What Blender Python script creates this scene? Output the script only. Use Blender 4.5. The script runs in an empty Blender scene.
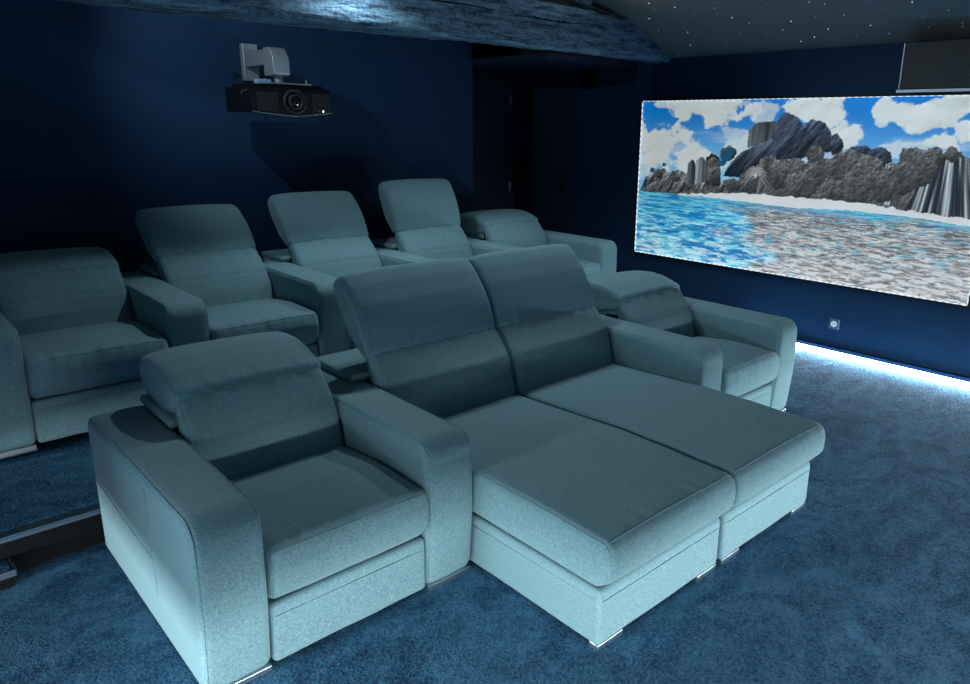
import bpy, math, random
import numpy as np
from mathutils import Vector, Matrix, noise as mnoise
random.seed(7)
SC = bpy.context.scene
COL = SC.collection

# ------------------------------------------------------------------ camera
cam_data = bpy.data.cameras.new('camera')
cam = bpy.data.objects.new('camera', cam_data)
COL.objects.link(cam)
cam_data.sensor_width = 36.0
cam_data.lens = 727.93 / 970.0 * 36.0
cam_data.shift_x = -(525.47 - 485.0) / 970.0
cam_data.shift_y = -(342.0 - 323.61) / 970.0
cam_data.clip_start = 0.05
_r = Vector((0.72982086, -0.68350316, 0.01359908))
_u = Vector((0.16856568, 0.19919537, 0.96535321))
_f = Vector((0.66253085, 0.70224257, -0.26059211))
_m = Matrix(((_r.x, _u.x, -_f.x), (_r.y, _u.y, -_f.y), (_r.z, _u.z, -_f.z)))
cam.matrix_world = Matrix.Translation((-0.55640068, -1.93876147, 1.70706745)) @ _m.to_4x4()
SC.camera = cam

# ------------------------------------------------------------------ world, exposure, lamps
SC.view_settings.view_transform = 'Standard'
SC.view_settings.look = 'None'
SC.view_settings.gamma = 1.0
SC.view_settings.use_curve_mapping = False
SC.view_settings.exposure = 0.0
world = bpy.data.worlds.new('world')
SC.world = world
world.use_nodes = True
bg = world.node_tree.nodes['Background']
bg.inputs[0].default_value = (0.10, 0.30, 0.48, 1)
bg.inputs[1].default_value = 0.26


def area(name, loc, size, power, color, direction, spread=180.0):
    l = bpy.data.lights.new(name, 'AREA')
    l.shape = 'RECTANGLE'
    l.size, l.size_y = size
    l.energy = power
    l.color = color
    l.spread = math.radians(spread)
    o = bpy.data.objects.new(name, l)
    COL.objects.link(o)
    o.location = loc
    d = Vector(direction)
    o.rotation_euler = d.to_track_quat('-Z', 'Y').to_euler()
    return o


def spot(name, loc, target, power, color, angle, blend=0.5, radius=0.03):
    l = bpy.data.lights.new(name, 'SPOT')
    l.energy = power
    l.color = color
    l.spot_size = math.radians(angle)
    l.spot_blend = blend
    l.shadow_soft_size = radius
    o = bpy.data.objects.new(name, l)
    COL.objects.link(o)
    o.location = loc
    o.rotation_euler = (Vector(target) - Vector(loc)).to_track_quat('-Z', 'Y').to_euler()
    return o


WX = 4.94          # side wall with the mural
YB = 3.40          # back wall
YR = 4.10          # recessed wall with door
YP = 1.176         # platform front
ZP = 0.187         # platform height
COOL = (0.72, 0.90, 1.0)
STRIP = (0.86, 0.95, 1.0)
# LED strips at floor level (under the front stage lip, on the left side, under the side wall panel)
area('front_led_light', (1.1, -3.28, 0.115), (7.0, 0.03), 215, STRIP, (0, 1, 0.0))
area('left_led_light', (-1.75, -0.6, 0.115), (4.6, 0.03), 118, STRIP, (1, 0, 0.0))
area('left_fill_light', (-2.45, 0.1, 1.0), (0.4, 1.2), 12, COOL, (1, -0.3, -0.12), 70)  # added soft fill with no fixture, brightens the left-facing headrest sides
area('side_led_light', (4.885, -0.9, 0.052), (5.4, 0.02), 84, COOL, (-1, 0, -0.15))
area('beam_top_led_light', (2.75, 2.02, 2.66), (2.1, 0.05), 14, (0.90, 0.96, 1.0), (0, -0.9, 1.0))
# spots fixed to the tie beam
spot('beam_spot_light_back', (0.60, 2.31, 2.66), (2.5, 3.4, 1.7), 44, (0.70, 0.88, 1.0), 104, 0.9, 0.012)
spot('beam_spot_light_mid', (1.80, 1.92, 2.70), (1.9, 0.6, 0.4), 56, COOL, 150, 0.6, 0.02)
spot('beam_spot_light_right', (3.02, 1.66, 2.78), (3.0, 0.5, 0.4), 58, COOL, 140, 0.6, 0.02)

# ------------------------------------------------------------------ object helpers
def tag(o, label=None, cat=None, group=None, kind=None):
    if label: o['label'] = label
    if cat: o['category'] = cat
    if group: o['group'] = group
    if kind: o['kind'] = kind
    return o


def link(name, me, mat=None, parent=None):
    o = bpy.data.objects.new(name, me)
    COL.objects.link(o)
    if mat is not None and len(me.materials) == 0: me.materials.append(mat)
    if parent is not None: o.parent = parent
    return o


def empty(name, loc=(0, 0, 0)):
    o = bpy.data.objects.new(name, None)
    o.empty_display_size = 0.1
    COL.objects.link(o)
    o.location = loc
    return o


class MB:
    def __init__(s): s.v = []; s.f = []; s.sm = []
    def add(s, vs, fs, smooth=False):
        n = len(s.v); s.v += [tuple(v) for v in vs]
        s.f += [tuple(i + n for i in f) for f in fs]; s.sm += [smooth] * len(fs)
        return s
    def box(s, x0, x1, y0, y1, z0, z1, b=0.0):
        if b <= 0:
            vs = [(x, y, z) for z in (z0, z1) for y in (y0, y1) for x in (x0, x1)]
            return s.add(vs, [(0, 2, 3, 1), (4, 5, 7, 6), (0, 1, 5, 4), (2, 6, 7, 3), (0, 4, 6, 2), (1, 3, 7, 5)])
        import bmesh
        bm = bmesh.new()
        bmesh.ops.create_cube(bm, size=1.0)
        for v in bm.verts:
            v.co = Vector(((x0 + x1) / 2 + v.co.x * (x1 - x0), (y0 + y1) / 2 + v.co.y * (y1 - y0), (z0 + z1) / 2 + v.co.z * (z1 - z0)))
        bmesh.ops.bevel(bm, geom=bm.edges[:], offset=b, segments=2, profile=0.5, affect='EDGES')
        bm.verts.index_update()
        s.add([v.co[:] for v in bm.verts], [[v.index for v in f.verts] for f in bm.faces])
        bm.free()
        return s
    def tube(s, pts, r, n=8, caps=True):
        pts = [Vector(p) for p in pts]
        ref = Vector((0.31, 0.17, 0.93)).normalized()
        rings = []
        for i, p in enumerate(pts):
            t = (pts[min(i + 1, len(pts) - 1)] - pts[max(i - 1, 0)])
            if t.length < 1e-9: t = Vector((0, 0, 1))
            t.normalize()
            a = ref.cross(t)
            if a.length < 0.05: a = Vector((1, 0, 0)).cross(t)
            a.normalize(); b = t.cross(a)
            rr = r[i] if isinstance(r, (list, tuple)) else r
            rings.append([p + a * rr * math.cos(k * 2 * math.pi / n) + b * rr * math.sin(k * 2 * math.pi / n) for k in range(n)])
        vs = [v for g in rings for v in g]
        fs = [(i * n + k, i * n + (k + 1) % n, (i + 1) * n + (k + 1) % n, (i + 1) * n + k) for i in range(len(pts) - 1) for k in range(n)]
        if caps:
            fs += [tuple(range(n - 1, -1, -1)), tuple((len(pts) - 1) * n + k for k in range(n))]
        return s.add(vs, fs, True)
    def build(s, name, mat=None, parent=None):
        me = bpy.data.meshes.new(name)
        me.from_pydata(s.v, [], s.f)
        me.polygons.foreach_set('use_smooth', s.sm)
        me.update()
        return link(name, me, mat, parent)


def rpoly(pts, ds=0.012, na=8):
    """closed polygon of (y, z, radius) -> evenly spaced smooth outline"""
    out = []
    n = len(pts)
    for i in range(n):
        p = Vector(pts[i][:2]); r = pts[i][2] if len(pts[i]) > 2 else 0
        a = Vector(pts[i - 1][:2]); b = Vector(pts[(i + 1) % n][:2])
        d1 = (a - p).normalized(); d2 = (b - p).normalized()
        if r <= 0: out.append(p); continue
        ang = math.acos(max(-1, min(1, d1.dot(d2))))
        if abs(math.pi - ang) < 0.02: out.append(p); continue
        t = min(r / math.tan(ang / 2), 0.48 * (a - p).length, 0.48 * (b - p).length)
        rr = t * math.tan(ang / 2)
        c = p + (d1 + d2).normalized() * (rr / math.sin(ang / 2))
        s0 = p + d1 * t - c; s1 = p + d2 * t - c
        a0 = math.atan2(s0.y, s0.x); a1 = math.atan2(s1.y, s1.x)
        da = (a1 - a0 + math.pi) % (2 * math.pi) - math.pi
        for k in range(na + 1):
            th = a0 + da * k / na
            out.append(c + Vector((math.cos(th), math.sin(th))) * rr)
    # resample
    L = [0]
    m = len(out)
    for i in range(m): L.append(L[-1] + (out[(i + 1) % m] - out[i]).length)
    N = max(16, int(L[-1] / ds)); res = []; j = 0
    for k in range(N):
        d = L[-1] * k / N
        while L[j + 1] < d: j += 1
        f = (d - L[j]) / max(1e-9, L[j + 1] - L[j])
        res.append(out[j].lerp(out[(j + 1) % m], f))
    return res


def pad(prof, x0, x1, r, dx=0.02, crown=None, disp=None, nr=5):
    """side outline prof [(y,z)] (any winding) swept from x0 to x1 with rounded ends.
    crown(y,z,t)->outward bulge; disp(x,y,z)->outward offset. Returns MB and grid rows."""
    A = sum(prof[i].x * prof[(i + 1) % len(prof)].y - prof[(i + 1) % len(prof)].x * prof[i].y for i in range(len(prof)))
    if A < 0: prof = prof[::-1]
    n = len(prof)
    nrm = []
    for i in range(n):
        t = prof[(i + 1) % n] - prof[i - 1]
        nrm.append(Vector((t.y, -t.x)).normalized())
    W = x1 - x0
    xs = [(x0 + r * (1 - math.cos(k * math.pi / 2 / nr)), r * (1 - math.sin(k * math.pi / 2 / nr))) for k in range(nr + 1)]
    m = max(2, int((W - 2 * r) / dx))
    xs += [(x0 + r + (W - 2 * r) * k / m, 0) for k in range(1, m)]
    xs += [(x1 - r * (1 - math.cos(k * math.pi / 2 / nr)), r * (1 - math.sin(k * math.pi / 2 / nr))) for k in range(nr, -1, -1)]
    rows = []
    for (x, ins) in xs:
        t = (x - x0) / W
        row = []
        for p, nn in zip(prof, nrm):
            o = -ins
            if crown: o += crown(p.x, p.y, t)
            if disp and ins < r * 0.95: o += disp(x, p.x, p.y)
            q = p + nn * o
            row.append((x, q.x, q.y))
        rows.append(row)
    mb = MB()
    vs = [v for row in rows for v in row]
    fs = [(i * n + k, (i + 1) * n + k, (i + 1) * n + (k + 1) % n, i * n + (k + 1) % n) for i in range(len(rows) - 1) for k in range(n)]
    mb.add(vs, fs, True)
    mb.add(rows[0], [tuple(range(n))], False)
    mb.add(rows[-1], [tuple(range(n - 1, -1, -1))], False)
    return mb, rows


def g(d, w): return math.exp(-(d / w) ** 2)


def seg_d(y, z, a, b):
    p = Vector((y, z)); a = Vector(a); b = Vector(b); t = max(0, min(1, (p - a).dot(b - a) / (b - a).length_squared))
    return (p - a - (b - a) * t).length


def nz(x, y, z): return mnoise.noise(Vector((x, y, z)))


# ------------------------------------------------------------------ materials
def mat(name, color, rough=0.6, metal=0.0, emit=None, estr=0.0, spec=0.5):
    m = bpy.data.materials.new(name); m.use_nodes = True
    b = m.node_tree.nodes['Principled BSDF']
    b.inputs['Base Color'].default_value = (*color, 1)
    b.inputs['Roughness'].default_value = rough
    b.inputs['Metallic'].default_value = metal
    b.inputs['Specular IOR Level'].default_value = spec
    if emit:
        b.inputs['Emission Color'].default_value = (*emit, 1)
        b.inputs['Emission Strength'].default_value = estr
    return m


def noisy(name, c1, c2, scale, rough=0.8, bump=0.3, dist=0.004, stretch=(1, 1, 1), spec=0.3, big=None, sheen=0.0, lo=0.35, hi=0.65, detail=6):
    m = mat(name, c1, rough, spec=spec); nt = m.node_tree; N = nt.nodes; L = nt.links
    b = N['Principled BSDF']
    tc = N.new('ShaderNodeTexCoord'); mp = N.new('ShaderNodeMapping'); mp.inputs['Scale'].default_value = stretch
    L.new(tc.outputs['Object'], mp.inputs[0])
    n = N.new('ShaderNodeTexNoise'); n.inputs['Scale'].default_value = scale; n.inputs['Detail'].default_value = detail
    L.new(mp.outputs[0], n.inputs['Vector'])
    cr = N.new('ShaderNodeValToRGB'); cr.color_ramp.elements[0].color = (*c1, 1); cr.color_ramp.elements[1].color = (*c2, 1)
    cr.color_ramp.elements[0].position = lo; cr.color_ramp.elements[1].position = hi
    L.new(n.outputs['Fac'], cr.inputs[0])
    col = cr.outputs[0]
    if big:
        n2 = N.new('ShaderNodeTexNoise'); n2.inputs['Scale'].default_value = big[0]; n2.inputs['Detail'].default_value = 3
        n2.inputs['Distortion'].default_value = 1.5
        L.new(mp.outputs[0], n2.inputs['Vector'])
        mx = N.new('ShaderNodeMix'); mx.data_type = 'RGBA'; mx.blend_type = 'MULTIPLY'; mx.inputs['Factor'].default_value = 1
        c3 = N.new('ShaderNodeValToRGB'); c3.color_ramp.elements[0].position = 0.35; c3.color_ramp.elements[1].position = 0.65
        c3.color_ramp.elements[0].color = (big[1], big[1], big[1], 1); c3.color_ramp.elements[1].color = (1, 1, 1, 1)
        L.new(n2.outputs['Fac'], c3.inputs[0]); L.new(col, mx.inputs['A']); L.new(c3.outputs[0], mx.inputs['B']); col = mx.outputs['Result']
    L.new(col, b.inputs['Base Color'])
    if bump:
        bp = N.new('ShaderNodeBump'); bp.inputs['Strength'].default_value = bump; bp.inputs['Distance'].default_value = dist
        L.new(n.outputs['Fac'], bp.inputs['Height']); L.new(bp.outputs[0], b.inputs['Normal'])
    if sheen: b.inputs['Sheen Weight'].default_value = sheen
    return m


def fabric_mat():
    m = mat('teal_melange_fabric', (0.2, 0.4, 0.45), 0.85, spec=0.2); nt = m.node_tree; N = nt.nodes; L = nt.links
    b = N['Principled BSDF']; b.inputs['Sheen Weight'].default_value = 0.25; b.inputs['Sheen Roughness'].default_value = 0.4
    tc = N.new('ShaderNodeTexCoord')
    def nse(sc, st):
        mp = N.new('ShaderNodeMapping'); mp.inputs['Scale'].default_value = st
        L.new(tc.outputs['Object'], mp.inputs[0])
        n = N.new('ShaderNodeTexNoise'); n.inputs['Scale'].default_value = sc; n.inputs['Detail'].default_value = 3
        L.new(mp.outputs[0], n.inputs['Vector']); return n.outputs['Fac']
    a = nse(380, (1, 1, 0.3)); c = nse(380, (0.3, 1, 1.2)); d = nse(700, (1, 1, 1))
    s1 = N.new('ShaderNodeMath'); s1.operation = 'ADD'; L.new(a, s1.inputs[0]); L.new(c, s1.inputs[1])
    s2 = N.new('ShaderNodeMath'); s2.operation = 'MULTIPLY_ADD'; L.new(s1.outputs[0], s2.inputs[0]); s2.inputs[1].default_value = 0.38; 
    s3 = N.new('ShaderNodeMath'); s3.operation = 'MULTIPLY'; L.new(d, s3.inputs[0]); s3.inputs[1].default_value = 0.24
    L.new(s3.outputs[0], s2.inputs[2])
    cr = N.new('ShaderNodeValToRGB'); e = cr.color_ramp.elements
    e[0].position = 0.39; e[0].color = (0.092, 0.190, 0.218, 1); e[1].position = 0.61; e[1].color = (0.26, 0.415, 0.44, 1)
    L.new(s2.outputs[0], cr.inputs[0]); L.new(cr.outputs[0], b.inputs['Base Color'])
    bp = N.new('ShaderNodeBump'); bp.inputs['Strength'].default_value = 0.35; bp.inputs['Distance'].default_value = 0.002
    L.new(s2.outputs[0], bp.inputs['Height']); L.new(bp.outputs[0], b.inputs['Normal'])
    return m


def carpet_mat():
    m = mat('deep_blue_carpet_pile', (0.02, 0.12, 0.3), 0.95, spec=0.1); nt = m.node_tree; N = nt.nodes; L = nt.links
    b = N['Principled BSDF']; b.inputs['Sheen Weight'].default_value = 0.25; b.inputs['Sheen Tint'].default_value = (0.45, 0.75, 1.0, 1)
    tc = N.new('ShaderNodeTexCoord')
    def nse(sc, det, dis=0.0, st=(1, 1, 1)):
        mp = N.new('ShaderNodeMapping'); mp.inputs['Scale'].default_value = st
        L.new(tc.outputs['Object'], mp.inputs[0])
        n = N.new('ShaderNodeTexNoise'); n.inputs['Scale'].default_value = sc; n.inputs['Detail'].default_value = det; n.inputs['Distortion'].default_value = dis
        L.new(mp.outputs[0], n.inputs['Vector']); return n.outputs['Fac']
    fine = nse(120, 3); mid = nse(30, 3, 0.6); big = nse(2.6, 4, 2.2, (1.0, 1.5, 1))
    def mth(op, x, y, z=None):
        q = N.new('ShaderNodeMath'); q.operation = op
        for i, v in enumerate((x, y, z)):
            if v is None: continue
            if isinstance(v, (int, float)): q.inputs[i].default_value = v
            else: L.new(v, q.inputs[i])
        return q.outputs[0]
    rid = nse(1.5, 4, 2.6, (1.0, 1.35, 1))
    rg = mth('POWER', mth('SUBTRACT', 1.0, mth('ABSOLUTE', mth('MULTIPLY', mth('SUBTRACT', rid, 0.5), 7.0), None)), 3.0)
    rgc = mth('MAXIMUM', rg, 0.0)
    tone = mth('MULTIPLY_ADD', rgc, 0.050, mth('MULTIPLY_ADD', fine, 0.52, mth('MULTIPLY_ADD', mid, 0.14, mth('MULTIPLY', big, 0.34))))
    cr = N.new('ShaderNodeValToRGB'); e = cr.color_ramp.elements
    e[0].position = 0.40; e[0].color = (0.008, 0.068, 0.185, 1); e[1].position = 0.61; e[1].color = (0.15, 0.41, 0.66, 1)
    L.new(tone, cr.inputs[0]); L.new(cr.outputs[0], b.inputs['Base Color'])
    hgt = mth('MULTIPLY_ADD', fine, 1.3, mth('MULTIPLY_ADD', mid, 0.8, mth('MULTIPLY', big, 1.6)))
    bp = N.new('ShaderNodeBump'); bp.inputs['Strength'].default_value = 1.0; bp.inputs['Distance'].default_value = 0.03
    L.new(hgt, bp.inputs['Height']); L.new(bp.outputs[0], b.inputs['Normal'])
    return m


def wood_mat():
    m = mat('weathered_beam_timber', (0.3, 0.4, 0.5), 0.75, spec=0.35); nt = m.node_tree; N = nt.nodes; L = nt.links
    b = N['Principled BSDF']
    tc = N.new('ShaderNodeTexCoord'); mp = N.new('ShaderNodeMapping'); mp.inputs['Scale'].default_value = (0.9, 7, 7)
    L.new(tc.outputs['Object'], mp.inputs[0])
    n = N.new('ShaderNodeTexNoise'); n.inputs['Scale'].default_value = 4; n.inputs['Detail'].default_value = 10; n.inputs['Roughness'].default_value = 0.7; n.inputs['Distortion'].default_value = 0.8
    L.new(mp.outputs[0], n.inputs['Vector'])
    n2 = N.new('ShaderNodeTexNoise'); n2.inputs['Scale'].default_value = 60; n2.inputs['Detail'].default_value = 6
    L.new(tc.outputs['Object'], n2.inputs['Vector'])
    ad = N.new('ShaderNodeMath'); ad.operation = 'MULTIPLY_ADD'; ad.inputs[1].default_value = 0.35
    L.new(n2.outputs['Fac'], ad.inputs[0]); L.new(n.outputs['Fac'], ad.inputs[2])
    cr = N.new('ShaderNodeValToRGB'); e = cr.color_ramp.elements
    e[0].position = 0.55; e[0].color = (0.012, 0.04, 0.075, 1); e[1].position = 0.88; e[1].color = (0.24, 0.40, 0.52, 1)
    L.new(ad.outputs[0], cr.inputs[0]); L.new(cr.outputs[0], b.inputs['Base Color'])
    bp = N.new('ShaderNodeBump'); bp.inputs['Strength'].default_value = 1.0; bp.inputs['Distance'].default_value = 0.02
    L.new(ad.outputs[0], bp.inputs['Height']); L.new(bp.outputs[0], b.inputs['Normal'])
    return m


FAB = fabric_mat()
CARPET = carpet_mat()
TIMBER = wood_mat()
WALL = noisy('navy_wall_paint', (0.0025, 0.026, 0.070), (0.003, 0.031, 0.083), 90, 0.75, 0.08, 0.001)
NAVY_DOOR = mat('navy_door_paint', (0.003, 0.016, 0.042), 0.6)
CEIL = noisy('dark_ceiling_cloth', (0.145, 0.150, 0.145), (0.155, 0.160, 0.155), 60, 0.8, 0.05, 0.001)
CHROME = mat('polished_chrome', (0.55, 0.6, 0.64), 0.3, 1.0)
ALU = mat('silver_aluminium', (0.42, 0.47, 0.5), 0.42, 0.6)
BLACK = mat('black_plastic', (0.005, 0.006, 0.008), 0.45, spec=0.25)
DARKGREY = mat('dark_grey_plastic', (0.022, 0.026, 0.028), 0.45, spec=0.4)
NOSE = mat('nosing_metal', (0.10, 0.15, 0.20), 0.35, 0.7)
GLASSB = mat('dark_lens_glass', (0.004, 0.004, 0.006), 0.05, spec=0.9)
RISER = mat('black_riser_paint', (0.002, 0.003, 0.004), 0.7, spec=0.12)
LED = mat('cool_white_leds', (0.9, 0.95, 1), 0.5, emit=(0.80, 0.93, 1.0), estr=9.0)
BEAD = mat('mural_led_beads', (0.9, 0.95, 1), 0.5, emit=(0.80, 0.93, 1.0), estr=6.0)
STAR = mat('fibre_optic_star', (0.8, 0.9, 1), 0.5, emit=(0.75, 0.88, 1.0), estr=2.2)
STRAP = mat('black_metal_hinge', (0.01, 0.012, 0.015), 0.4, 0.5)

# ------------------------------------------------------------------ room shell
def struct(name, mb, m): return tag(mb.build(name, m), kind='structure')

XL = -2.6; YF = -4.3
struct('floor', MB().box(XL, WX, YF, YR, -0.1, 0.03), CARPET)
# raised platform carpet and black riser
pl = MB().box(XL, WX - 0.005, YP + 0.031, YR - 0.01, 0.031, ZP + 0.010)
struct('platform', pl, CARPET)
struct('platform_riser', MB().box(XL, WX - 0.005, YP, YP + 0.03, 0.031, ZP), RISER)
SLOPE = 0.39
def cz(x): return 2.30 + SLOPE * (WX - x)
XR = 0.6   # ridge
def gable(name, y0, y1, x0, x1, m):
    pts = [(x0, 0), (x1, 0), (x1, cz(x1))]
    if x0 < XR: pts += [(XR, cz(XR)), (x0, cz(XR) - SLOPE * (XR - x0))]
    else: pts += [(x0, cz(x0))]
    n = len(pts)
    vs = [(x, y0, z) for x, z in pts] + [(x, y1, z) for x, z in pts]
    fs = [tuple(range(n)), tuple(range(2 * n - 1, n - 1, -1))] + [(i, i + n, (i + 1) % n + n, (i + 1) % n) for i in range(n)]
    return struct(name, MB().add(vs, fs), m)
gable('wall_back', YB, YB + 0.1, XL, 3.785, WALL)
# thin joint line on the back wall
struct('trim_1', MB().box(XL, 3.78, YB - 0.003, YB - 0.0005, 2.29, 2.296), NAVY_DOOR)
struct('wall_recess_side', MB().box(3.685, 3.785, YB + 0.101, YR - 0.001, 0.0, cz(3.785) - 0.002), WALL)
gable('wall_recess', YR, YR + 0.1, 3.685, WX, NAVY_DOOR)
struct('ceiling_shade_slab', MB().box(3.79, WX - 0.002, 2.45, YR - 0.002, 2.24, 2.285), NAVY_DOOR)  # added dark slab, keeps the ceiling beyond the tie beam dark
# side wall: lit recess at the foot, panel above
struct('wall_right', MB().box(WX, WX + 0.1, YF, YR, 0.0, 2.30), WALL)
struct('baseboard_right', MB().box(WX - 0.045, WX - 0.001, YF, 1.16, 0.062, 0.088), WALL)
# ceiling
def slab(name, xa, xb, m, t=0.05):
    za = cz(max(xa, XR)) - (SLOPE * (XR - xa) if xa < XR else 0)
    zb_ = cz(xb)
    vs = [(xa, YF, za), (xb, YF, zb_), (xb, YR, zb_), (xa, YR, za)]
    vs += [(x, y, z + t) for x, y, z in vs]
    return MB().add(vs, [(0, 1, 2, 3), (7, 6, 5, 4), (0, 4, 5, 1), (1, 5, 6, 2), (2, 6, 7, 3), (3, 7, 4, 0)])
ce = slab('ceiling', XR, WX + 0.1, CEIL)
zl = cz(XR) - SLOPE * (XR - XL)
vs = [(XL, YF, zl), (XR, YF, cz(XR)), (XR, YR, cz(XR)), (XL, YR, zl)]; vs += [(x, y, z + 0.05) for x, y, z in vs]
ce.add(vs, [(0, 1, 2, 3), (7, 6, 5, 4), (0, 4, 5, 1), (1, 5, 6, 2), (2, 6, 7, 3), (3, 7, 4, 0)])
struct('ceiling', ce, CEIL)

# nosings of platform and step
no = MB().box(XL, WX - 0.01, YP - 0.022, YP + 0.03, ZP + 0.001, ZP + 0.008, 0.002)
no.box(XL, WX - 0.01, YP - 0.024, YP - 0.012, ZP - 0.014, ZP + 0.001, 0.002)
tag(no.build('step_nosing', NOSE), 'silver metal nosing along the front edge of the raised platform', 'nosing')
st = empty('step', (-0.9, 1.085, 0))
tag(st, 'low carpeted step in front of the platform at the left edge', 'step')
MB().box(-0.9, 0.59, -0.01, 0.085, 0.03, 0.088).build('riser', RISER, st)
MB().box(-0.9, 0.585, -0.01, 0.085, 0.0885, 0.098).build('tread', CARPET, st)
n2 = MB().box(-0.9, 0.60, -0.024, -0.011, 0.075, 0.101, 0.002).box(0.59, 0.602, -0.011, 0.085, 0.075, 0.101, 0.002)
n2.build('nosing', NOSE, st)

# LED strip at the foot of the side wall
ls = MB().box(WX - 0.030, WX - 0.002, -3.6, 1.15, 0.031, 0.057)
tag(ls.build('led_strip', LED), 'glowing white LED strip along the foot of the mural wall', 'LED strip')

# front stage lip and left plinth with floor LED recess (behind / beside the camera)
struct('stage', MB().box(XL, WX - 0.01, YF, -3.30, 0.03, 0.24).box(XL, WX - 0.01, -3.30, -3.05, 0.138, 0.24), RISER)
struct('plinth', MB().box(XL, -1.77, -3.04, YP - 0.04, 0.03, 0.22).box(-1.77, -1.50, -3.04, YP - 0.04, 0.14, 0.22), RISER)

# doors
d1 = MB().box(4.02, 4.82, YR - 0.035, YR - 0.002, 0.19, 2.17, 0.003)
door1 = tag(d1.build('door_1', NAVY_DOOR), kind='structure')
for z in (1.98, 1.08):
    MB().box(4.823, 4.85, YR - 0.045, YR - 0.036, z - 0.05, z + 0.05).tube([(4.826, YR - 0.045, z - 0.05), (4.826, YR - 0.045, z + 0.05)], 0.006).build('hinge', ALU, door1)
MB().box(WX - 0.03, WX - 0.018, 4.045, 4.06, 1.06, 1.22).build('door_pull', STRAP, door1)
y0, y1 = 3.24, 4.05
d2 = MB().box(WX - 0.014, WX - 0.001, y0, y1, 0.19, 2.105, 0.002)
door2 = tag(d2.build('door_2', NAVY_DOOR), kind='structure')
hd = MB().tube([(WX - 0.055, 3.325, 1.08), (WX - 0.055, 3.325, 1.25)], 0.009)
for z in (1.10, 1.23): hd.tube([(WX - 0.055, 3.325, z), (WX - 0.015, 3.325, z)], 0.006)
hd.build('door_handle', STRAP, door2)

# ------------------------------------------------------------------ timber
def rough_beam(name, p0, p1, wy, hz, label, seed, nx=160, amp=0.012):
    """rough-hewn beam from p0 to p1 (centres of its bottom face), width wy, height hz"""
    p0 = Vector(p0); p1 = Vector(p1); L = (p1 - p0).length
    ax = (p1 - p0).normalized(); side = Vector((0, 1, 0)); up = side.cross(ax) * -1
    if up.z < 0: up = -up
    o2 = [(-wy / 2, 0), (wy / 2, 0), (wy / 2, hz), (-wy / 2, hz)]
    prof = rpoly([(o2[0][0], o2[0][1], 0.05), (o2[1][0], o2[1][1], 0.03), (*o2[2], 0.03), (*o2[3], 0.03)], 0.02)
    n = len(prof); vs = []
    for i in range(nx + 1):
        t = i / nx
        for q in prof:
            s = t * L
            d = amp * (nz(s * 1.3 + seed, q.x * 4, q.y * 4) * 1.6 + nz(s * 7 + seed, q.x * 22, q.y * 22) * 0.5 + nz(s * 22, q.x * 70 + seed, q.y * 70) * 0.3)
            wav = 0.008 * math.sin(s * 1.1 + seed)
            c = Vector((q.x, q.y - hz / 2)); f = 1 + d / max(0.05, c.length)
            vs.append((p0 + ax * s + side * (c.x * f) + up * (c.y * f + hz / 2 + wav))[:])
    fs = [(i * n + k, i * n + (k + 1) % n, (i + 1) * n + (k + 1) % n, (i + 1) * n + k) for i in range(nx) for k in range(n)]
    mb = MB().add(vs, fs, True)
    mb.add(vs[:n], [tuple(range(n - 1, -1, -1))]); mb.add(vs[-n:], [tuple(range(n))])
    o = mb.build(name, TIMBER)
    o['label'] = label; o['category'] = 'beam'
    return o

tie = rough_beam('tie_beam', (XL + 0.01, 2.185, 2.262), (WX - 0.002, 2.185, 2.262), 0.20, 0.31,
                 'long rough timber tie beam crossing above the back row', 1.0, 340)
# drying cracks in the front face
ck = MB()
for (xa, xb, z) in ((1.95, 3.05, 2.47), (3.0, 3.9, 2.455), (0.6, 1.3, 2.42)):
    n_ = 24; up_ = []; lo_ = []
    for k in range(n_ + 1):
        t = k / n_; x = xa + (xb - xa) * t; w = 0.007 * math.sin(math.pi * t) * (0.6 + 0.8 * abs(nz(x * 9, 3, 1)))
        zz = z + 0.022 * nz(x * 2.2, 5, 2)
        up_.append((x, 2.064, zz + w)); lo_.append((x, 2.064, zz - w))
    vsx = up_ + lo_ + [(x, 2.09, z_) for x, _, z_ in up_ + lo_]
    m_ = n_ + 1
    fs = [(i, i + 1, m_ + i + 1, m_ + i) for i in range(n_)]
    ck.add(vsx, fs)
ck.build('drying_crack', RISER, tie)
rb0 = (2.6, 2.185, cz(2.6) - 0.112); rb1 = (3.90, 2.185, cz(3.90) - 0.112)
rough_beam('rafter', rb0, rb1, 0.17, 0.10, 'short sloping rafter above the right end of the tie beam', 5.0, 60)
cb = MB().tube([(3.60, 2.06, 2.62), (3.8, 2.055, 2.595), (4.0, 2.055, 2.573), (4.2, 2.055, 2.56), (4.36, 2.06, 2.553)], 0.005)
tag(cb.build('cable', DARKGREY), 'thin cable lying on top of the tie beam under the rafter', 'cable')
rough_beam('tie_beam', (XL + 0.01, -0.84, 2.29), (WX - 0.002, -0.84, 2.29), 0.20, 0.30,
           'pale rough tie beam whose lower edge shows in the top right corner', 9.0, 200)

# spots standing on the beam
sp0 = None
for (x, y, lab, tgt) in ((0.60, 2.255, 'black spot lamp on the tie beam at its left end, aimed at the back wall', 1), (1.86, 2.13, 'black spot lamp on the tie beam, just right of the projector', -1), (3.02, 2.13, 'black spot lamp on the tie beam, nearest the recessed doorway', -1)):
    r_ = empty('spot_lamp', (x, y, 2.58)); tag(r_, lab, 'spot lamp', 'spot lamps on the tie beam')
    MB().tube([(0, 0, 0), (0, 0, 0.015)], 0.035, 16).tube([(0, 0, 0.015), (0, 0, 0.05)], 0.008).build('stand', BLACK, r_)
    MB().tube([(0, -0.05 * tgt, 0.085), (0, 0.0, 0.085)], [0.03, 0.036], 16).build('housing', BLACK, r_)

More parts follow.
